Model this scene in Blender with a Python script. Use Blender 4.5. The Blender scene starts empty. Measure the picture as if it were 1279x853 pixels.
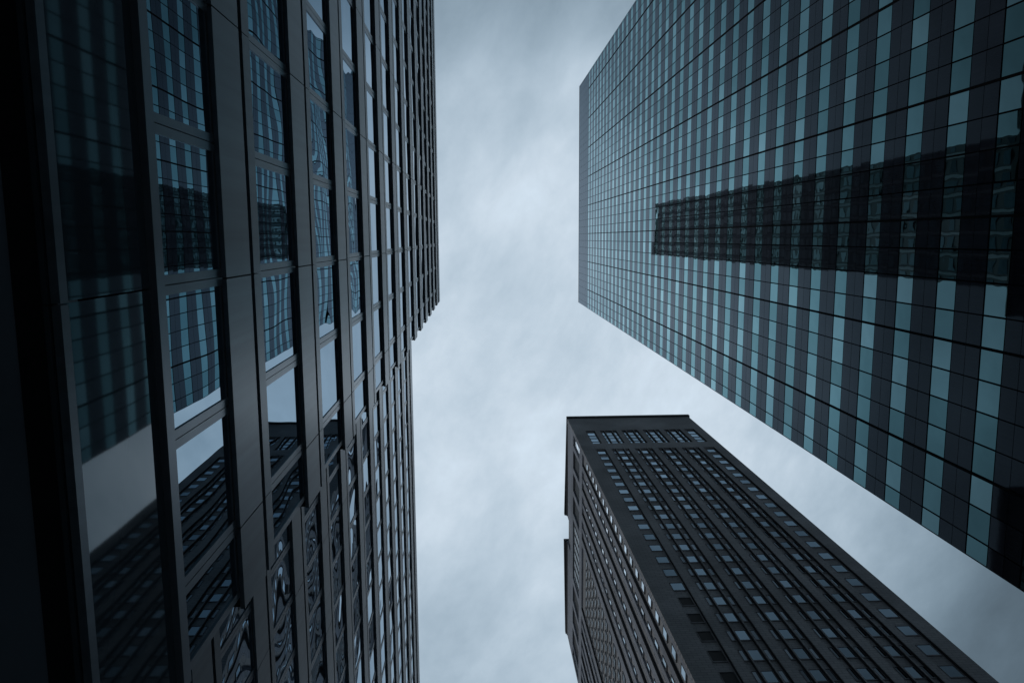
import bpy, math, random
from mathutils import Matrix, Vector
random.seed(11)
scene = bpy.context.scene
COL = scene.collection
EYE = 1.6                                   # eye height; all "h" heights below are measured from the eye

# ------------------------------------------------------------------ camera
R_ = Vector((0.9991194, 0.0070006, -0.0413682))     # image right in world
D_ = Vector((-0.0124411, 0.9910701, -0.1327603))    # image down in world
F_ = Vector((0.0400693, 0.1331581, 0.9902845))      # view direction in world
FPX = 961.64                                         # focal length in pixels of a 1279 px wide picture
cam_d = bpy.data.cameras.new('camera')
cam_d.sensor_width = 36.0
cam_d.sensor_fit = 'HORIZONTAL'
cam_d.lens = FPX / 1279 * 36.0
cam_d.clip_start = 0.05
cam_d.clip_end = 20000
cam = bpy.data.objects.new('camera', cam_d)
COL.objects.link(cam)
m = Matrix((( R_.x, -D_.x, -F_.x, 0), (R_.y, -D_.y, -F_.y, 0), (R_.z, -D_.z, -F_.z, EYE), (0, 0, 0, 1)))
cam.matrix_world = m
scene.camera = cam

def project(p):
    d = Vector((p[0], p[1], p[2] - EYE))
    z = d.dot(F_)
    if z < 0.01:
        return None
    return 639.5 + d.dot(R_) / z * FPX, 426.5 + d.dot(D_) / z * FPX

def area_in_view(pts):
    q = [project(p) for p in pts]
    if any(a is None for a in q):
        return 0.0
    cx = sum(a[0] for a in q) / len(q); cy = sum(a[1] for a in q) / len(q)
    if not (-15 < cx < 1294 and -15 < cy < 868):
        return 0.0
    s = 0.0
    for i in range(len(q)):
        a, b = q[i], q[(i + 1) % len(q)]
        s += a[0] * b[1] - a[1] * b[0]
    return abs(s) / 2

# ------------------------------------------------------------------ mesh helper
class MB:
    def __init__(self):
        self.v, self.f, self.mi = [], [], []
    def box(self, x0, x1, y0, y1, h0, h1, mat=0):
        """axis aligned box; heights measured from the eye"""
        if x0 > x1: x0, x1 = x1, x0
        if y0 > y1: y0, y1 = y1, y0
        z0, z1 = h0 + EYE, h1 + EYE
        b = len(self.v)
        self.v += [(x0, y0, z0), (x1, y0, z0), (x1, y1, z0), (x0, y1, z0),
                   (x0, y0, z1), (x1, y0, z1), (x1, y1, z1), (x0, y1, z1)]
        for q in ((0, 3, 2, 1), (4, 5, 6, 7), (0, 1, 5, 4), (1, 2, 6, 5), (2, 3, 7, 6), (3, 0, 4, 7)):
            self.f.append(tuple(b + i for i in q)); self.mi.append(mat)
        return self
    def prism(self, poly, h0, h1, mat=0):
        n = len(poly); b = len(self.v)
        self.v += [(x, y, h0 + EYE) for x, y in poly] + [(x, y, h1 + EYE) for x, y in poly]
        self.f.append(tuple(b + i for i in reversed(range(n)))); self.mi.append(mat)
        self.f.append(tuple(b + n + i for i in range(n))); self.mi.append(mat)
        for i in range(n):
            j = (i + 1) % n
            self.f.append((b + i, b + j, b + n + j, b + n + i)); self.mi.append(mat)
        return self
    def build(self, name, mats, parent=None):
        if not isinstance(mats, (list, tuple)):
            mats = [mats]
        if not self.v:
            return None
        ox = sum(p[0] for p in self.v) / len(self.v); oy = sum(p[1] for p in self.v) / len(self.v); oz = min(p[2] for p in self.v)
        me = bpy.data.meshes.new(name)
        me.from_pydata([(x - ox, y - oy, z - oz) for x, y, z in self.v], [], self.f)
        for mt in mats:
            me.materials.append(mt)
        me.polygons.foreach_set('material_index', self.mi)
        me.update()
        o = bpy.data.objects.new(name, me)
        COL.objects.link(o)
        o.location = (ox, oy, oz)
        if parent is not None:
            o.parent = parent
            o.location = Vector((ox, oy, oz)) - Vector(base_of(parent))
        return o

_base = {}
def base_of(o):
    p = Vector((0, 0, 0))
    while o is not None:
        p += Vector(o.location); o = o.parent
    return p

def thing(name, label, cat, loc, group=None):
    o = bpy.data.objects.new(name, None)
    COL.objects.link(o)
    o.location = loc
    o['label'] = label; o['category'] = cat
    if group: o['group'] = group
    return o

# ------------------------------------------------------------------ materials
def new_mat(name):
    mt = bpy.data.materials.new(name); mt.use_nodes = True
    nt = mt.node_tree
    return mt, nt, nt.nodes['Principled BSDF']

def N(nt, t, **kw):
    n = nt.nodes.new(t)
    for k, v in kw.items():
        if k in n.inputs.keys() if hasattr(n.inputs, 'keys') else False:
            n.inputs[k].default_value = v
        else:
            setattr(n, k, v)
    return n

def position(nt):
    return nt.nodes.new('ShaderNodeNewGeometry').outputs['Position']

def rnd_value(nt):
    """one random number per pane: island index for merged panes, object for single ones"""
    g = nt.nodes.new('ShaderNodeNewGeometry'); oi = nt.nodes.new('ShaderNodeObjectInfo')
    a = N(nt, 'ShaderNodeMath', operation='ADD')
    nt.links.new(g.outputs['Random Per Island'], a.inputs[0]); nt.links.new(oi.outputs['Random'], a.inputs[1])
    wn = N(nt, 'ShaderNodeTexWhiteNoise', noise_dimensions='1D')
    nt.links.new(a.outputs[0], wn.inputs['W'])
    return wn

def glass_mat(name, base, metallic, rough, ior, tilt, wave, wscale, tintvar=0.0, stretch=(1, 1, 1), rise=None, edge=None, alt=None):
    mt, nt, b = new_mat(name)
    if edge: b.inputs['Specular Tint'].default_value = (*edge, 1)
    L = nt.links.new
    b.inputs['Metallic'].default_value = metallic
    b.inputs['Roughness'].default_value = rough
    b.inputs['IOR'].default_value = ior
    wn = rnd_value(nt)
    # pane colour with a small per-pane difference of tint
    mr = N(nt, 'ShaderNodeMapRange'); mr.inputs['To Min'].default_value = 1 - tintvar; mr.inputs['To Max'].default_value = 1 + tintvar
    L(wn.outputs['Value'], mr.inputs['Value'])
    sc = N(nt, 'ShaderNodeVectorMath', operation='SCALE'); sc.inputs[0].default_value = base
    if alt:          # some panes lean towards a second tint
        sx = N(nt, 'ShaderNodeSeparateXYZ'); L(wn.outputs['Color'], sx.inputs[0])
        pw = N(nt, 'ShaderNodeMath', operation='POWER'); L(sx.outputs[0], pw.inputs[0]); pw.inputs[1].default_value = 2.5
        mxc = N(nt, 'ShaderNodeMix', data_type='RGBA'); mxc.inputs['A'].default_value = (*base, 1); mxc.inputs['B'].default_value = (*alt, 1)
        L(pw.outputs[0], mxc.inputs['Factor']); L(mxc.outputs['Result'], sc.inputs[0])
    L(mr.outputs[0], sc.inputs['Scale']); L(sc.outputs[0], b.inputs['Base Color'])
    # ripple of the panes
    mp = N(nt, 'ShaderNodeMapping'); mp.inputs['Scale'].default_value = stretch
    L(position(nt), mp.inputs['Vector'])
    off = N(nt, 'ShaderNodeVectorMath', operation='SCALE'); off.inputs['Scale'].default_value = 40
    L(wn.outputs['Color'], off.inputs[0])
    ad = N(nt, 'ShaderNodeVectorMath', operation='ADD'); L(mp.outputs[0], ad.inputs[0]); L(off.outputs[0], ad.inputs[1])
    nz = N(nt, 'ShaderNodeTexNoise'); nz.inputs['Scale'].default_value = wscale; nz.inputs['Detail'].default_value = 1.0
    L(ad.outputs[0], nz.inputs['Vector'])
    bp = N(nt, 'ShaderNodeBump'); bp.inputs['Strength'].default_value = 1.0; bp.inputs['Distance'].default_value = wave
    L(nz.outputs[0], bp.inputs['Height'])
    if rise:        # lower panes are flatter, the upper ones more rippled
        sz = N(nt, 'ShaderNodeSeparateXYZ'); L(position(nt), sz.inputs[0])
        mz = N(nt, 'ShaderNodeMapRange'); mz.inputs['From Min'].default_value = 7; mz.inputs['From Max'].default_value = 22
        mz.inputs['To Min'].default_value = wave; mz.inputs['To Max'].default_value = rise
        L(sz.outputs['Z'], mz.inputs['Value']); L(mz.outputs[0], bp.inputs['Distance'])
    # each pane sits a hair out of true
    sb = N(nt, 'ShaderNodeVectorMath', operation='SUBTRACT'); sb.inputs[1].default_value = (.5, .5, .5); L(wn.outputs['Color'], sb.inputs[0])
    ts = N(nt, 'ShaderNodeVectorMath', operation='SCALE'); ts.inputs['Scale'].default_value = tilt; L(sb.outputs[0], ts.inputs[0])
    a2 = N(nt, 'ShaderNodeVectorMath', operation='ADD'); L(bp.outputs[0], a2.inputs[0]); L(ts.outputs[0], a2.inputs[1])
    nm = N(nt, 'ShaderNodeVectorMath', operation='NORMALIZE'); L(a2.outputs[0], nm.inputs[0])
    L(nm.outputs[0], b.inputs['Normal'])
    return mt

def solid_mat(name, base, rough=.5, metallic=0., ior=1.5, var=.12, vscale=.6, pane_var=0.0, bump=0.0, streak=0.0, sheen=1.0):
    mt, nt, b = new_mat(name)
    L = nt.links.new
    gl = None
    if sheen < 1:      # dark polished stone with a cool reflection, partly matt
        df = nt.nodes.new('ShaderNodeBsdfDiffuse')
        gl = nt.nodes.new('ShaderNodeBsdfGlossy'); gl.inputs['Color'].default_value = (.80, .90, 1, 1); gl.inputs['Roughness'].default_value = rough
        fr = nt.nodes.new('ShaderNodeFresnel'); fr.inputs['IOR'].default_value = ior
        fm_ = N(nt, 'ShaderNodeMath', operation='MULTIPLY'); L(fr.outputs[0], fm_.inputs[0]); fm_.inputs[1].default_value = sheen
        ms = nt.nodes.new('ShaderNodeMixShader'); L(fm_.outputs[0], ms.inputs[0])
        L(df.outputs[0], ms.inputs[1]); L(gl.outputs[0], ms.inputs[2]); L(ms.outputs[0], nt.nodes['Material Output'].inputs['Surface'])
    b.inputs['Metallic'].default_value = metallic; b.inputs['Roughness'].default_value = rough; b.inputs['IOR'].default_value = ior
    nz = N(nt, 'ShaderNodeTexNoise'); nz.inputs['Scale'].default_value = vscale; nz.inputs['Detail'].default_value = 5
    L(position(nt), nz.inputs['Vector'])
    mr = N(nt, 'ShaderNodeMapRange'); mr.inputs['From Min'].default_value = .25; mr.inputs['From Max'].default_value = .75
    mr.inputs['To Min'].default_value = 1 - var; mr.inputs['To Max'].default_value = 1 + var
    L(nz.outputs[0], mr.inputs['Value'])
    fac = mr.outputs[0]
    if streak:
        mp = N(nt, 'ShaderNodeMapping'); mp.inputs['Scale'].default_value = (9, 9, .25); L(position(nt), mp.inputs['Vector'])
        n2 = N(nt, 'ShaderNodeTexNoise'); n2.inputs['Scale'].default_value = 1.0; n2.inputs['Detail'].default_value = 3; L(mp.outputs[0], n2.inputs['Vector'])
        m3 = N(nt, 'ShaderNodeMapRange'); m3.inputs['From Min'].default_value = .3; m3.inputs['From Max'].default_value = .7
        m3.inputs['To Min'].default_value = 1 - streak; m3.inputs['To Max'].default_value = 1 + streak; L(n2.outputs[0], m3.inputs['Value'])
        mu = N(nt, 'ShaderNodeMath', operation='MULTIPLY'); L(fac, mu.inputs[0]); L(m3.outputs[0], mu.inputs[1]); fac = mu.outputs[0]
    wn = None
    if pane_var:
        wn = rnd_value(nt)
        m2 = N(nt, 'ShaderNodeMapRange'); m2.inputs['To Min'].default_value = 1 - pane_var; m2.inputs['To Max'].default_value = 1 + pane_var
        L(wn.outputs['Value'], m2.inputs['Value'])
        mu = N(nt, 'ShaderNodeMath', operation='MULTIPLY'); L(fac, mu.inputs[0]); L(m2.outputs[0], mu.inputs[1]); fac = mu.outputs[0]
    sc = N(nt, 'ShaderNodeVectorMath', operation='SCALE'); sc.inputs[0].default_value = base
    L(fac, sc.inputs['Scale']); L(sc.outputs[0], b.inputs['Base Color'])
    if gl: L(sc.outputs[0], df.inputs['Color'])
    if bump:
        bp = N(nt, 'ShaderNodeBump'); bp.inputs['Distance'].default_value = bump; L(nz.outputs[0], bp.inputs['Height'])
        if wn is not None:
            sb = N(nt, 'ShaderNodeVectorMath', operation='SUBTRACT'); sb.inputs[1].default_value = (.5, .5, .5); L(wn.outputs['Color'], sb.inputs[0])
            ts = N(nt, 'ShaderNodeVectorMath', operation='SCALE'); ts.inputs['Scale'].default_value = .006; L(sb.outputs[0], ts.inputs[0])
            a2 = N(nt, 'ShaderNodeVectorMath', operation='ADD'); L(bp.outputs[0], a2.inputs[0]); L(ts.outputs[0], a2.inputs[1])
            nm = N(nt, 'ShaderNodeVectorMath', operation='NORMALIZE'); L(a2.outputs[0], nm.inputs[0]); L(nm.outputs[0], b.inputs['Normal'])
            if gl: L(nm.outputs[0], gl.inputs['Normal'])
        else:
            L(bp.outputs[0], b.inputs['Normal'])
    return mt

def brick_mat(name, c1, c2, mortar, axis):
    mt, nt, b = new_mat(name)
    L = nt.links.new
    b.inputs['Roughness'].default_value = .8
    sp = N(nt, 'ShaderNodeSeparateXYZ'); L(position(nt), sp.inputs[0])
    cb = N(nt, 'ShaderNodeCombineXYZ'); L(sp.outputs[axis], cb.inputs[0]); L(sp.outputs['Z'], cb.inputs[1])
    bt = N(nt, 'ShaderNodeTexBrick'); bt.inputs['Scale'].default_value = 1.0
    bt.inputs['Color1'].default_value = (*c1, 1); bt.inputs['Color2'].default_value = (*c2, 1); bt.inputs['Mortar'].default_value = (*mortar, 1)
    bt.inputs['Brick Width'].default_value = 1.1; bt.inputs['Row Height'].default_value = .46; bt.inputs['Mortar Size'].default_value = .035
    L(cb.outputs[0], bt.inputs['Vector'])
    nz = N(nt, 'ShaderNodeTexNoise'); nz.inputs['Scale'].default_value = .12; nz.inputs['Detail'].default_value = 6; L(position(nt), nz.inputs['Vector'])
    mr = N(nt, 'ShaderNodeMapRange'); mr.inputs['From Min'].default_value = .3; mr.inputs['From Max'].default_value = .7
    mr.inputs['To Min'].default_value = .75; mr.inputs['To Max'].default_value = 1.25; L(nz.outputs[0], mr.inputs['Value'])
    sc = N(nt, 'ShaderNodeVectorMath', operation='SCALE'); L(bt.outputs['Color'], sc.inputs[0]); L(mr.outputs[0], sc.inputs['Scale'])
    L(sc.outputs[0], b.inputs['Base Color'])
    return mt

M = {}
# ribbed office tower on the left
M['a_glass'] = glass_mat('mirror_window_glass', (.45, .54, .60), 1.0, .0, 1.5, .004, .0012, .6, .10, rise=.024, edge=(.52, .60, .67))
M['a_glass_wavy'] = glass_mat('rippled_window_glass', (.45, .53, .59), 1.0, .0, 1.5, .03, .036, .45, .12, edge=(.52, .60, .67))
M['a_smoked'] = glass_mat('smoked_shopfront_glass', (.045, .064, .080), 0.0, .03, 1.76, .006, .0045, .45, edge=(.66, .88, 1.0))
M['a_panel'] = solid_mat('anodised_grey_panel', (.145, .19, .225), .30, .35, 1.5, .16, .5, .14, streak=.16)
M['a_frame'] = solid_mat('charcoal_window_frame', (.23, .27, .31), .28, .55, 1.5, .15, 2)
M['a_dark'] = solid_mat('black_joint', (.016, .020, .024), .7, 0, 1.4, .1, 2)
M['a_soffit'] = solid_mat('dark_soffit_panel', (.20, .25, .30), .6, 0, 1.45, .2, .6)
M['a_roof'] = solid_mat('roof_membrane', (.2, .2, .2), .9)
# teal glass tower
M['b_glass'] = glass_mat('teal_coated_glass', (.275, .485, .505), 1.0, .01, 1.5, .0045, .004, .7, .22, edge=(.80, .93, .95), alt=(.38, .56, .58))
M['b_panel'] = solid_mat('polished_slate_panel', (.023, .026, .037), .035, 0, 1.72, .2, .4, .25, bump=.002, streak=.15, sheen=.74)
M['b_frame'] = solid_mat('black_mullion', (.012, .013, .015), .95, 0, 1.12, .1, 2)
M['b_louvre'] = solid_mat('slate_parapet_panel', (.035, .042, .052), .2, 0, 1.6, .1, .5, .10, sheen=.66)
# brick tower
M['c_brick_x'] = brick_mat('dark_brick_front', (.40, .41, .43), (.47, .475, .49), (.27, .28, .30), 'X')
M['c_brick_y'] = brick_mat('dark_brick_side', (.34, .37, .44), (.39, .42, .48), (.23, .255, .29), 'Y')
M['c_trim_and_shade'] = solid_mat('cornice_stone_and_reveal_shade', (.035, .037, .042), .7, 0, 1.5, .15, .5)  # cornice stone, also used for the painted shade strips in the channels
M['c_frame'] = solid_mat('grey_window_surround', (.26, .27, .29), .6, 0, 1.5, .15, 1)
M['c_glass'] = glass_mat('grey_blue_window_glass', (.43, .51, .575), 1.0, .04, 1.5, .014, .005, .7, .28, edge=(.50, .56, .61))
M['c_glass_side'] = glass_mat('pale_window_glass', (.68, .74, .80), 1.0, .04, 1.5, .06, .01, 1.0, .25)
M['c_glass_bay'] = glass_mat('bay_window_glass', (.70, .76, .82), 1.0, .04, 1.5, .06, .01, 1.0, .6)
M['c_glass_narrow'] = glass_mat('narrow_window_glass', (.31, .335, .36), 1.0, .05, 1.5, .03, .01, 1.0, .4, edge=(.36, .38, .4))
M['c_glass_dim'] = glass_mat('dim_window_glass', (.02, .022, .026), 0.0, .25, 1.35, .06, .02, 1.0, .4)
M['c_painted_dark'] = solid_mat('painted_reflection_and_shade', (.012, .013, .016), .6, 0, 1.4)  # paints a dark reflection on some panes and shade in the attic openings
# others
M['d_wall'] = solid_mat('dark_curtain_wall', (.020, .021, .024), .5, 0, 1.45, .2, .3)
M['d_pier'] = solid_mat('grey_stone_pier', (.42, .41, .42), .7)
M['d_win'] = glass_mat('dark_office_glass', (.030, .042, .048), 1.0, .05, 1.5, .01, .01, 1.0, .5)
M['ground'] = solid_mat('granite_paving', (.30, .30, .30), .85, 0, 1.5, .25, 1.5)

# ------------------------------------------------------------------ ground
g = MB(); g.v = [(-6000, -6000, 0), (6000, -6000, 0), (6000, 6000, 0), (-6000, 6000, 0)]; g.f = [(0, 1, 2, 3)]; g.mi = [0]
go = g.build('ground', M['ground']); go['kind'] = 'structure'

def windows(parent, specs, glass_default, frame, limit=100):
    """specs: list of dict(box, glass, face) -> the largest in view as single windows, the rest as one mesh.
    each spec: (pane box args, list of frame box args, material key, quad)"""
    ranked = sorted(range(len(specs)), key=lambda i: -area_in_view(specs[i][3]))
    top = [i for i in ranked if area_in_view(specs[i][3]) > 0][:limit - 1]
    topset = set(top)
    for i in top:
        pane, fr, mat, q = specs[i]
        w = MB().box(*pane).build('window', M[mat], parent)
        if fr:
            fm = MB()
            for a in fr: fm.box(*a)
            fm.build('window_frame', M[frame], w)
    keys = []
    rest = MB()
    for i, (pane, fr, mat, q) in enumerate(specs):
        if i in topset: continue
        if mat not in keys: keys.append(mat)
        rest.box(*pane, mat=keys.index(mat))
    fk = len(keys)
    for i, (pane, fr, mat, q) in enumerate(specs):
        if i in topset: continue
        for a in fr: rest.box(*a, mat=fk)
    o = rest.build('window', [M[k] for k in keys] + [M[frame]], parent)
    if o: o['kind'] = 'stuff'

# ------------------------------------------------------------------ A: ribbed office tower on the left
dA = 2.30                                   # distance to the face of its projecting bands
P = 0.058                                   # how far bands stand out from the glass
d2 = 3.96                                   # face of the set-back wing
HA = 18.95 * dA
YC = 3.52                                   # corner of the front wing
Y0, Y1 = -42.0, 62.0                        # ends of the two wings
PITCH = 1.2155 * dA
BASE = 3.087 * dA
MOD = 1.18                                  # window module
FL = 13
ta = thing('office_tower', 'dark grey office tower of projecting panel bands and mirror windows along the left edge', 'office tower', (-dA, 0, 0))

WINGS = [  # face x, glass x, y range, glass material
    (-dA, -dA - P, Y0, YC, 'a_glass'),
    (-d2, -d2 - P, YC - .12, Y1, 'a_glass_wavy'),
]
joints = lambda a, b, step: [a] + [y for y in [.345 + step * k for k in range(-40, 60)] if a + .25 < y < b - .25] + [b]

def band(mb, k, h, top, wing):
    fx, gx, ya, yb, _ = wing
    ph, gr = .325 * dA, .055 * dA
    js = joints(ya, yb, 2 * MOD)
    for a, b in zip(js[:-1], js[1:]):
        mb.box(fx - .045, fx, a + .007, b - .007, h, h + ph, 0)                      # big panel
        mb.box(fx - .045, fx - .004, a + .005, b - .005, h + ph + gr, h + .485 * dA, 0)  # lip strip above the groove
    mb.box(fx - .050, gx - .20, ya + .02, yb - .02, h + .012, h + .485 * dA - .006, 1)      # dark carcass behind

for k in range(FL):
    h = BASE + k * PITCH
    mb = MB()
    for w in WINGS: band(mb, k, h, None, w)
    mb.build('spandrel', [M['a_panel'], M['a_dark']], ta)
# parapet band and roof
mb = MB()
for w in WINGS:
    fx, gx, ya, yb, _ = w
    js = joints(ya, yb, 2 * MOD)
    hp = BASE + FL * PITCH - .42 * dA
    for a, b in zip(js[:-1], js[1:]):
        mb.box(fx - .045, fx, a + .007, b - .007, hp, HA, 0)
    mb.box(fx - .05, gx - .20, ya + .02, yb - .02, hp + .012, HA - .01, 1)
mb.build('parapet', [M['a_panel'], M['a_dark']], ta)
MB().box(-dA - .4, -14, Y0 + .1, YC - .2, HA - .6, HA - .25).box(-d2 - .4, -14, YC - .15, Y1 - .1, HA - .6, HA - .25).build('roof', M['a_roof'], ta)
# base lip, soffit, lobby
h0 = 1.872 * dA
mb = MB()
for w in WINGS:
    fx, gx, ya, yb, _ = w
    for a, b in zip(joints(ya, yb, 4 * MOD)[:-1], joints(ya, yb, 4 * MOD)[1:]):
        mb.box(fx - .05, fx, a + .006, b - .006, h0, 1.908 * dA, 0)
    mb.box(fx - .052, gx - .2, ya + .02, yb - .02, h0 + .012, 1.903 * dA, 1)
mb.build('base_lip', [M['a_panel'], M['a_dark']], ta)
MB().box(-dA - .06, -14, Y0 + .1, YC - .05, h0 + .02, h0 + .3).box(-d2 - .06, -14, YC - .04, Y1 - .1, h0 + .02, h0 + .3).build('soffit', M['a_soffit'], ta)
MB().box(-9.5, -9.8, Y0 + .1, Y1 - .1, -EYE, h0 + .02).build('lobby_wall', M['a_soffit'], ta)
# structural core behind the glass and the return wall at the corner
MB().box(-dA - P - .28, -14, Y0 + .15, YC - .3, h0 + .3, HA - .6).box(-d2 - P - .28, -13.9, YC - .28, Y1 - .15, h0 + .3, HA - .62).build('wall', M['a_dark'], ta)
# transom between the shopfront pane and the first window row
mb = MB()
for w in WINGS:
    fx, gx, ya, yb, _ = w
    mb.box(gx + .055, gx - .1, ya + .03, yb - .1, 2.372 * (dA + P), 2.432 * (dA + P), 0)
mb.build('transom', M['a_frame'], ta)
# columns under the overhang
for yy in (-33, -22, -11, 14, 26, 38, 50):
    MB().box(-8.0, -8.7, yy - .35, yy + .35, -EYE, h0 + .02).build('column', M['a_dark'], ta)

# windows of every row
specs = []
for wi, w in enumerate(WINGS):
    fx, gx, ya, yb, gm = w
    ye = yb - .12 if wi == 0 else yb - .05
    ys = ya + .05
    js = [ys] + [y for y in [.333 + MOD * k for k in range(-60, 80)] if ys + .3 < y < ye - .3] + [ye]
    for k in range(FL + 1):
        lo = (BASE + (k - 1) * PITCH + .485 * dA) if k > 0 else 2.432 * (dA + P)
        hi = BASE + k * PITCH if k < FL else BASE + FL * PITCH - .42 * dA
        for a, b in zip(js[:-1], js[1:]):
            bar = .075
            pane = (gx - .03, gx, a + bar, b - bar, lo + .05, hi + .02)
            fr = [(gx - .05, gx + .014, a + .004, a + bar, lo, hi + .02),            # half mullion, with a joint between the halves
                  (gx - .05, gx + .014, b - bar, b - .004, lo, hi + .02),
                  (gx - .05, gx + .012, a + bar, b - bar, lo, lo + .05),
                  (gx - .05, gx + .008, a + bar, b - bar, hi - .03, hi + .015)]
            quad = [(gx, a, lo + EYE), (gx, b, lo + EYE), (gx, b, hi + EYE), (gx, a, hi + EYE)]
            specs.append((pane, fr, gm, quad))
    # tall smoked panes of the lowest row
    js4 = joints(ys, ye, 4 * MOD)
    for a, b in zip(js4[:-1], js4[1:]):
        lo, hi = 1.908 * dA, 2.372 * (dA + P)
        pane = (gx - .03, gx, a + .006, b - .006, lo - .1, hi + .01)
        quad = [(gx, a, lo + EYE), (gx, b, lo + EYE), (gx, b, hi + EYE), (gx, a, hi + EYE)]
        specs.append((pane, [], 'a_smoked', quad))
windows(ta, specs, 'a_glass', 'a_frame')

# ------------------------------------------------------------------ B: teal glass tower
dB = 26.5
HB = 7.82 * dB
BY0, BY1 = -1.475 * dB, .657 * dB
BP = .1620 * dB                              # storey height
PW = .0648 * dB                              # pane width
Bdeep = 11.4
tb = thing('glass_tower', 'tall sheer tower with teal window strips between dark slate panels, filling the upper right', 'skyscraper', (dB, 0, 0))
ys = [BY0] + [y for y in [-.035 * dB + PW * k for k in range(-60, 60)] if BY0 + .3 < y < BY1 - .3] + [BY1]
NF = 47
floors = []
for k in range(NF):
    top = (7.156 - .1620 * k) * dB            # top of the glass strip
    bot = top - .064 * dB
    if bot < -EYE + 2: break
    floors.append((bot, top))
MB().box(dB + .09, dB + Bdeep, BY0 + .02, BY1 - .02, -EYE, HB - .15).build('wall', M['b_frame'], tb)
specs = []
for k, (bot, top) in enumerate(floors):
    nb = floors[k + 1][1] if k + 1 < len(floors) else -EYE
    mid = (bot + nb) / 2
    mb = MB()
    for a, b in zip(ys[:-1], ys[1:]):
        mb.box(dB, dB + .07, a + .034, b - .034, mid + .018, bot - .10, 0)
        mb.box(dB, dB + .07, a + .034, b - .034, nb + .10, mid - .018, 0)
        pane = (dB + .02, dB + .06, a + .05, b - .05, bot, top)
        specs.append((pane, [], 'b_glass', [(dB, a, bot + EYE), (dB, b, bot + EYE), (dB, b, top + EYE), (dB, a, top + EYE)]))
    mb.build('spandrel', M['b_panel'], tb)
windows(tb, specs, 'b_glass', 'b_frame')
# strong vertical mullions, every fourth pane
for k in range(-6, 3):
    y = -.035 * dB + 4 * PW * k
    if BY0 + .3 < y < BY1 - .3:
        MB().box(dB - .05, dB + .08, y - .068, y + .068, -EYE, 7.156 * dB + .1).build('mullion', M['b_frame'], tb)
# plain parapet storeys
mb = MB()
pys = [BY0] + [y for y in [-.035 * dB + PW * k for k in range(-60, 60)] if BY0 + .3 < y < BY1 - .3] + [BY1]
for a, b in zip(pys[:-1], pys[1:]):
    for j in range(4):
        q0 = 7.156 * dB + .09 + j * (HB - 7.156 * dB - .09) / 4; q1 = 7.156 * dB + .09 + (j + 1) * (HB - 7.156 * dB - .09) / 4
        mb.box(dB, dB + .07, a + .02, b - .02, q0 + .02, q1 - .02)
mb.build('parapet', M['b_louvre'], tb)
MB().box(dB - .03, dB + Bdeep + .03, BY0 - .03, BY1 + .03, HB - .15, HB + .1).build('coping', M['b_frame'], tb)
# corner edge strips
for y in (BY0, BY1):
    s = 1 if y > 0 else -1
    MB().box(dB - .01, dB + .5, y + s * .005, y - s * .03, -EYE, HB - .16).build('edge_strip', M['b_louvre'], tb)

# ------------------------------------------------------------------ C: brick tower
Yc = 44.0
X0 = .475 * Yc
X1 = 1.157 * Yc
YB = 4.77 * X0
HC = 4.19 * Yc
RC = .36                                     # depth of the window channels
tc = thing('brick_tower', 'dark brick skyscraper with a cornice and rows of small recessed windows, at the lower right', 'skyscraper', (X0, Yc, 0))
cT, cB = 3.555 * Yc, -EYE                    # channels of the main shaft
aT, aB = 3.905 * Yc, 3.652 * Yc              # attic windows
# front channels (x/Yc)
chan = [(.538, .5855)]
wins = [[(.5415, .5755)]]
for j in range(4):
    c = .652 + .1125 * j
    chan += [(c - .038, c - .0165), (c - .0135, c + .0225), (c + .0255, c + .0470)]
    wins += [[(c - .0345, c - .0255)], [(c - .0130, c + .0135)], [(c + .0270, c + .0375)]]
chan.append((1.058, 1.1105)); wins.append([(1.0615, 1.0955)])
chan = [(a * Yc, b * Yc) for a, b in chan]
edges = [X0] + [e for c in chan for e in c] + [X1]
# side channels (y / X0)
S = lambda s: s * X0
sch = [(2.150, 2.275)]; sw = [[(2.158, 2.208)]]
for a, b in ((2.325, 2.525), (2.585, 2.785), (2.845, 3.045)):
    sch.append((a, b)); sw.append([(a + .014, a + .056), (b - .126, b - .084)])
sch.append((3.115, 3.80)); sw.append([(3.115 + .685 / 7 * i + .02, 3.115 + .685 / 7 * (i + 1) - .02) for i in range(7)])
for a, b in ((3.87, 4.07), (4.13, 4.33), (4.39, 4.59)):
    sch.append((a, b)); sw.append([(a + .014, a + .056), (b - .126, b - .084)])
sch.append((4.62, 4.73)); sw.append([(4.625, 4.665)])
sch = [(S(a), S(b)) for a, b in sch]
sedges = [Yc] + [e for c in sch for e in c] + [YB]

# body: recessed core, with the shallow notch of the side wall near the top
core = MB()
core.box(X0 + RC, X1 - .02, Yc + RC, YB - .02, cB, HC - .9)
core.build('wall', M['c_brick_x'], tc)
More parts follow.
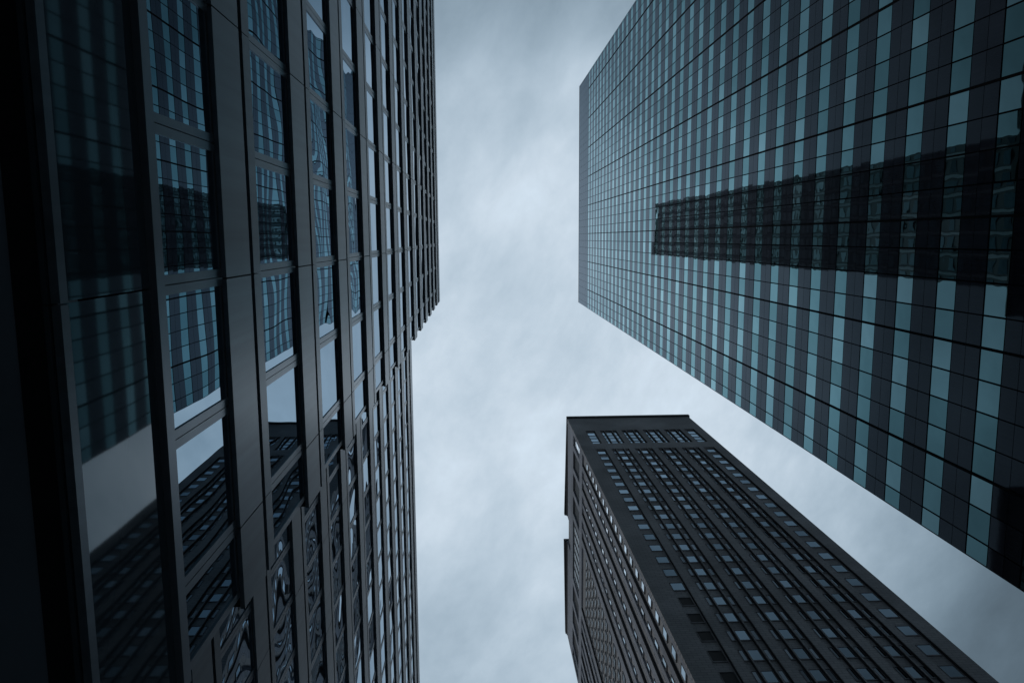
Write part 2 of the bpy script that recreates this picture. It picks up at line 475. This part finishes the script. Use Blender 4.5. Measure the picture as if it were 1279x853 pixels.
# front skin: piers and solid zones
fm = MB()
for i in range(0, len(edges), 2):
    a, b = edges[i], edges[i + 1]
    fm.box(a + (.002 if i == 0 else 0), b, Yc, Yc + RC + .01, cB, cT)
    fm.box(a + (.002 if i == 0 else 0), b, Yc, Yc + RC + .01, aB, aT)
for a, b in chan:          # dark strips that paint shade onto the far reveal of every channel
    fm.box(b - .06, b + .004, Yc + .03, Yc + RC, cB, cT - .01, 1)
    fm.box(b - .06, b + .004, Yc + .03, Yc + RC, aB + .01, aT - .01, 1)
fm.box(X0 + .002, X1, Yc, Yc + RC + .01, cT, aB)
fm.box(X0 + .002, X1, Yc, Yc + RC + .01, aT, HC)
fm.build('front_brickwork', [M['c_brick_x'], M['c_trim_and_shade']], tc)
sm = MB()
for i in range(0, len(sedges), 2):
    a, b = sedges[i], sedges[i + 1]
    ya = a + (RC + .012 if i == 0 else 0)
    sm.box(X0, X0 + RC + .01, ya, b, cB, cT)
    sm.box(X0, X0 + RC + .01, ya, b, aB, aT)
for a, b in sch:  # painted shade strips along the far reveals of the side channels
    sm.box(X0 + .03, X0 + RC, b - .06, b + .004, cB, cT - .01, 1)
sm.box(X0, X0 + RC + .01, Yc + RC + .012, YB, cT, aB)
nA, nB = 3.285 * X0, 3.60 * X0               # notch without parapet
sm.box(X0, X0 + RC + .01, Yc + RC + .012, YB, aT, 4.02 * Yc)
sm.box(X0, X0 + RC + .01, Yc + RC + .012, nA, 4.02 * Yc, HC)
sm.box(X0, X0 + RC + .01, nB, YB, 4.02 * Yc, HC)
sm.box(X0 + .012, X0 + .02, Yc + .0, Yc + RC + .01, cB, HC - .01)    # side return of the front corner
sm.build('side_brickwork', [M['c_brick_y'], M['c_trim_and_shade']], tc)
# cornice
cm = MB()
cm.box(X0 - .12, X1 + .3, Yc - .3, Yc + 1.2, HC - .35, HC + .9)
cm.build('cornice', M['c_trim_and_shade'], tc)
for (ya, yb, oa, ob) in ((Yc + 1.21, nA, .12, .62), (nB, YB + .35, .72, .30)):
    MB().prism([(X0 - oa, ya), (X0 + 1.2, ya), (X0 + 1.2, yb), (X0 - ob, yb)], HC - .35, HC + .9).build('cornice', M['c_trim_and_shade'], tc)
    MB().prism([(X0 - oa * .45, ya + .05), (X0 - .003, ya + .05), (X0 - .003, yb - .3), (X0 - ob * .45, yb - .3)], HC - 1.6, HC - .36).build('cornice_moulding', M['c_trim_and_shade'], tc)
MB().box(X0 + 1.2, X1, Yc + 1.2, YB, HC - .9, HC - .4).build('roof', M['a_roof'], tc)
# spandrels inside the channels, windows in rows
specs = []
rows = []
for k in range(-1, 37):
    t = (3.442 - .0940 * k) * Yc
    b = t - .0475 * Yc
    if b < 1.0: break
    rows.append((b, t))
yf = Yc + RC
for ci, (ca, cb) in enumerate(chan):
    for (wa, wb) in wins[ci]:
        xa, xb = wa * (Yc + RC - .05), wb * (Yc + RC - .05)
        for ri, (b, t) in enumerate(rows):
            mat = 'c_glass' if xb - xa > .8 else 'c_glass_narrow'
            if ci == 0 and ri >= 16: mat = 'c_painted_dark'  # dark reflection painted into the lower panes of the first column
            pane = (xa, xb, yf - .05, yf + .02, b, t)
            fr = [(xa - .06, xb + .06, yf - .09, yf + .02, t, t + .12), (xa - .06, xb + .06, yf - .12, yf + .02, b - .14, b),
                  (xa - .06, xa, yf - .07, yf + .02, b, t), (xb, xb + .06, yf - .07, yf + .02, b, t)]
            specs.append((pane, fr, mat, [(xa, yf, b + EYE), (xb, yf, b + EYE), (xb, yf, t + EYE), (xa, yf, t + EYE)]))
        # attic: four stacked panes
        n = 4; st = (aT - aB - .9) / n
        for i in range(n):
            b, t = aB + .1 + i * st, aB + .1 + (i + 1) * st - .3
            specs.append(((xa, xb, yf - .05, yf + .02, b, t), [(xa - .06, xb + .06, yf - .10, yf + .02, t, t + .3)], 'c_glass',
                          [(xa, yf, b + EYE), (xb, yf, b + EYE), (xb, yf, t + EYE), (xa, yf, t + EYE)]))
xf = X0 + RC
for ci, (ca, cb) in enumerate(sch):
    big = len(sw[ci]) == 2
    for (wa, wb) in sw[ci]:
        proud = .12
        ya, yb = wa * (xf - proud), wb * (xf - proud)
        for (b, t) in rows[1:]:
            pane = (xf - proud, xf + .02, ya, yb, b + .1, t - .1)
            fr = [(xf - proud - .04, xf + .02, ya - .05, yb + .05, t - .1, t + .05), (xf - proud - .06, xf + .02, ya - .05, yb + .05, b - .05, b + .1),
                  (xf - proud - .02, xf + .02, ya - .05, ya, b + .1, t - .1), (xf - proud - .02, xf + .02, yb, yb + .05, b + .1, t - .1)]
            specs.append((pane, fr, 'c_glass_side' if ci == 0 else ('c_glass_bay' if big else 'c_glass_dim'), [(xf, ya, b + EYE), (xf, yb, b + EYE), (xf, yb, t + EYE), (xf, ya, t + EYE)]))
        if not big:
            for i in range(3):
                st = (aT - aB - 1.0) / 3
                b, t = aB + .1 + i * st, aB + .1 + (i + 1) * st - .3
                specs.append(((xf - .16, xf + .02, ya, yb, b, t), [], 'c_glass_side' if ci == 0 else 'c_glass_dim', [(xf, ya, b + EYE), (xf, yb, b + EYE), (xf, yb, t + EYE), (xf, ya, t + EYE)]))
    if big:
        # brick mullion between the two windows of a bay, and a dark sheet painting the shade inside the attic opening
        yc = (ca + cb) / 2 + .1
        MB().box(X0 + .10, xf + .01, yc - .45, yc + .45, cB, cT).build('pier', M['c_brick_y'], tc)
        MB().box(xf - .02, xf + .015, ca + .02, cb - .02, aB + .02, aT - .02).build('attic_shade', M['c_painted_dark'], tc)
windows(tc, specs, 'c_glass', 'c_frame')

# ------------------------------------------------------------------ hidden neighbours that show only as reflections in the teal tower
rt = .10
HD = 2 * dB / (.2265 - rt); dD = rt * HD
D0, D1 = -.0420 * HD, .0227 * HD
td = thing('office_tower', 'slim dark tower with grey piers, mirrored as the dark strip in the teal facade', 'skyscraper', (-dD, (D0 + D1) / 2, 0))
MB().box(-dD - .4, -dD - 24, D0, D1, -EYE, HD - 1).build('wall', M['d_wall'], td)
MB().box(-dD, -dD - 24.3, D0 - .2, D1 + .2, HD - 1, HD).build('parapet', M['d_wall'], td)
npier = 7
for i in range(npier):
    y = D0 + (i + .5) * (D1 - D0) / npier
    MB().box(-dD + .1, -dD - .41, y - .28, y + .28, -EYE, HD - 6).build('pier', M['d_pier'], td)
wm = MB()
for i in range(npier + 1):
    a = D0 + (i - .5) * (D1 - D0) / npier + .7; b = D0 + (i + .5) * (D1 - D0) / npier - .7
    a = max(a, D0 + .3); b = min(b, D1 - .3)
    if b - a < .5: continue
    k = 0
    h = 6.0
    while h < HD - 12:
        wm.box(-dD - .42, -dD - .32, a, b, h, h + 2.4); h += 4.2
wo = wm.build('window', M['d_win'], td); wo['kind'] = 'stuff'

dE = 14.6
HE = (2 * dB + dE) / .70
te = thing('office_block', 'broad dark office block, mirrored black at the far right edge of the teal facade', 'office block', (-dE, -6, 0))
e0, e1 = -.235 * HE, .1086 * HE
MB().box(-dE - .3, -dE - 10.5, e0, e1, -EYE, HE - .8).build('wall', M['d_wall'], te)
MB().box(-dE, -dE - 10.8, e0 - .2, e1 + .2, HE - .8, HE).build('parapet', M['d_wall'], te)
wm = MB()
h = 5.0
while h < HE - 4:
    y = e0 + 1
    while y < e1 - 2.2:
        wm.box(-dE - .32, -dE - .24, y, y + 1.7, h, h + 1.8); y += 2.6
    h += 3.8
wo = wm.build('window', M['d_win'], te); wo['kind'] = 'stuff'
HF = (2 * dB + dE) / .715
tf = thing('office_block', 'dark office block, mirrored black at the lower right corner of the teal facade', 'office block', (-dE, 48, 0))
f0, f1 = .348 * HF, 62
MB().box(-dE - .3, -dE - 10.5, f0, f1, -EYE, HF - .8).build('wall', M['d_wall'], tf)
MB().box(-dE, -dE - 10.8, f0 - .2, f1 + .2, HF - .8, HF).build('parapet', M['d_wall'], tf)
wm = MB()
h = 5.0
while h < HF - 4:
    y = f0 + 1
    while y < f1 - 2.2:
        wm.box(-dE - .32, -dE - .24, y, y + 1.7, h, h + 1.8); y += 2.6
    h += 3.8
wo = wm.build('window', M['d_win'], tf); wo['kind'] = 'stuff'

# ------------------------------------------------------------------ sky and sun
SUN = Vector((-1.7, 1.5, 1)).normalized()
el = math.asin(SUN.z); az = math.atan2(SUN.x, SUN.y)
w = bpy.data.worlds.new('World'); scene.world = w; w.use_nodes = True
nt = w.node_tree; L = nt.links.new
bg = nt.nodes['Background']; bg.inputs['Strength'].default_value = .1
sky = N(nt, 'ShaderNodeTexSky', sky_type='NISHITA', sun_disc=False); sky.sun_elevation = el; sky.sun_rotation = az
tcn = N(nt, 'ShaderNodeTexCoord')
sp = N(nt, 'ShaderNodeSeparateXYZ'); L(tcn.outputs['Generated'], sp.inputs[0])
zc = N(nt, 'ShaderNodeMath', operation='MAXIMUM'); zc.inputs[1].default_value = .08; L(sp.outputs['Z'], zc.inputs[0])
du = N(nt, 'ShaderNodeMath', operation='DIVIDE'); L(sp.outputs['X'], du.inputs[0]); L(zc.outputs[0], du.inputs[1])
dv = N(nt, 'ShaderNodeMath', operation='DIVIDE'); L(sp.outputs['Y'], dv.inputs[0]); L(zc.outputs[0], dv.inputs[1])
cv = N(nt, 'ShaderNodeCombineXYZ'); L(du.outputs[0], cv.inputs[0]); L(dv.outputs[0], cv.inputs[1])
# thin spot of the cloud deck round the hidden sun
sb = N(nt, 'ShaderNodeVectorMath', operation='SUBTRACT'); L(cv.outputs[0], sb.inputs[0]); sb.inputs[1].default_value = (.11, .21, 0)
ln = N(nt, 'ShaderNodeVectorMath', operation='LENGTH'); L(sb.outputs[0], ln.inputs[0])
rp = N(nt, 'ShaderNodeValToRGB'); L(ln.outputs['Value'], rp.inputs[0])
cr = rp.color_ramp; cr.interpolation = 'EASE'
cr.elements[0].position = 0.0; cr.elements[0].color = (.86, .86, .86, 1)
cr.elements[1].position = 1.0; cr.elements[1].color = (.075, .075, .075, 1)
for p_, c_ in ((.24, .83), (.39, .67), (.52, .43), (.70, .18)):
    e = cr.elements.new(p_); e.color = (c_, c_, c_, 1)
# billows
rotm = N(nt, 'ShaderNodeMapping', vector_type='TEXTURE'); rotm.inputs['Rotation'].default_value = (0, 0, math.radians(27)); rotm.inputs['Scale'].default_value = (.85, 1.3, 1)
L(cv.outputs[0], rotm.inputs['Vector'])
n1 = N(nt, 'ShaderNodeTexNoise'); n1.inputs['Scale'].default_value = 4.2; n1.inputs['Detail'].default_value = 9; n1.inputs['Roughness'].default_value = .56; n1.inputs['Distortion'].default_value = .35
L(rotm.outputs[0], n1.inputs['Vector'])
mr = N(nt, 'ShaderNodeMapRange'); mr.inputs['From Min'].default_value = .28; mr.inputs['From Max'].default_value = .72
mr.inputs['To Min'].default_value = .78; mr.inputs['To Max'].default_value = 1.12; L(n1.outputs[0], mr.inputs['Value'])
n2 = N(nt, 'ShaderNodeTexNoise'); n2.inputs['Scale'].default_value = 11; n2.inputs['Detail'].default_value = 8; n2.inputs['Roughness'].default_value = .62; n2.inputs['Distortion'].default_value = .15
L(rotm.outputs[0], n2.inputs['Vector'])
mr2 = N(nt, 'ShaderNodeMapRange'); mr2.inputs['From Min'].default_value = .3; mr2.inputs['From Max'].default_value = .7
mr2.inputs['To Min'].default_value = .90; mr2.inputs['To Max'].default_value = 1.09; L(n2.outputs[0], mr2.inputs['Value'])
mm = N(nt, 'ShaderNodeMath', operation='MULTIPLY'); L(mr.outputs[0], mm.inputs[0]); L(mr2.outputs[0], mm.inputs[1])
ml = N(nt, 'ShaderNodeMath', operation='MULTIPLY'); L(rp.outputs[0], ml.inputs[0]); L(mm.outputs[0], ml.inputs[1])
# thin cloud is whiter, thick cloud bluer
tint = N(nt, 'ShaderNodeMix', data_type='RGBA')
tint.inputs['A'].default_value = (6.1, 8.75, 11.1, 1); tint.inputs['B'].default_value = (7.3, 8.6, 9.85, 1)
mf = N(nt, 'ShaderNodeMapRange'); mf.inputs['From Min'].default_value = .2; mf.inputs['From Max'].default_value = .82; L(ml.outputs[0], mf.inputs['Value'])
L(mf.outputs[0], tint.inputs['Factor'])
sc = N(nt, 'ShaderNodeVectorMath', operation='SCALE'); L(tint.outputs['Result'], sc.inputs[0]); L(ml.outputs[0], sc.inputs['Scale'])
mx = N(nt, 'ShaderNodeMix', data_type='RGBA'); mx.inputs['Factor'].default_value = .985
L(sky.outputs[0], mx.inputs['A']); L(sc.outputs[0], mx.inputs['B'])
L(mx.outputs['Result'], bg.inputs['Color'])

sd = bpy.data.lights.new('sun', 'SUN'); sd.energy = .5; sd.angle = math.radians(20); sd.color = (1, .985, .965)
so = bpy.data.objects.new('sun', sd); COL.objects.link(so)
so.rotation_euler = SUN.to_track_quat('Z', 'Y').to_euler()
so.location = (0, 0, 400)

vs = scene.view_settings
vs.view_transform = 'Standard'; vs.look = 'None'; vs.gamma = 1; vs.use_curve_mapping = False; vs.exposure = 0
scene.render.engine = 'CYCLES'
scene.cycles.max_bounces = 8
scene.cycles.glossy_bounces = 6
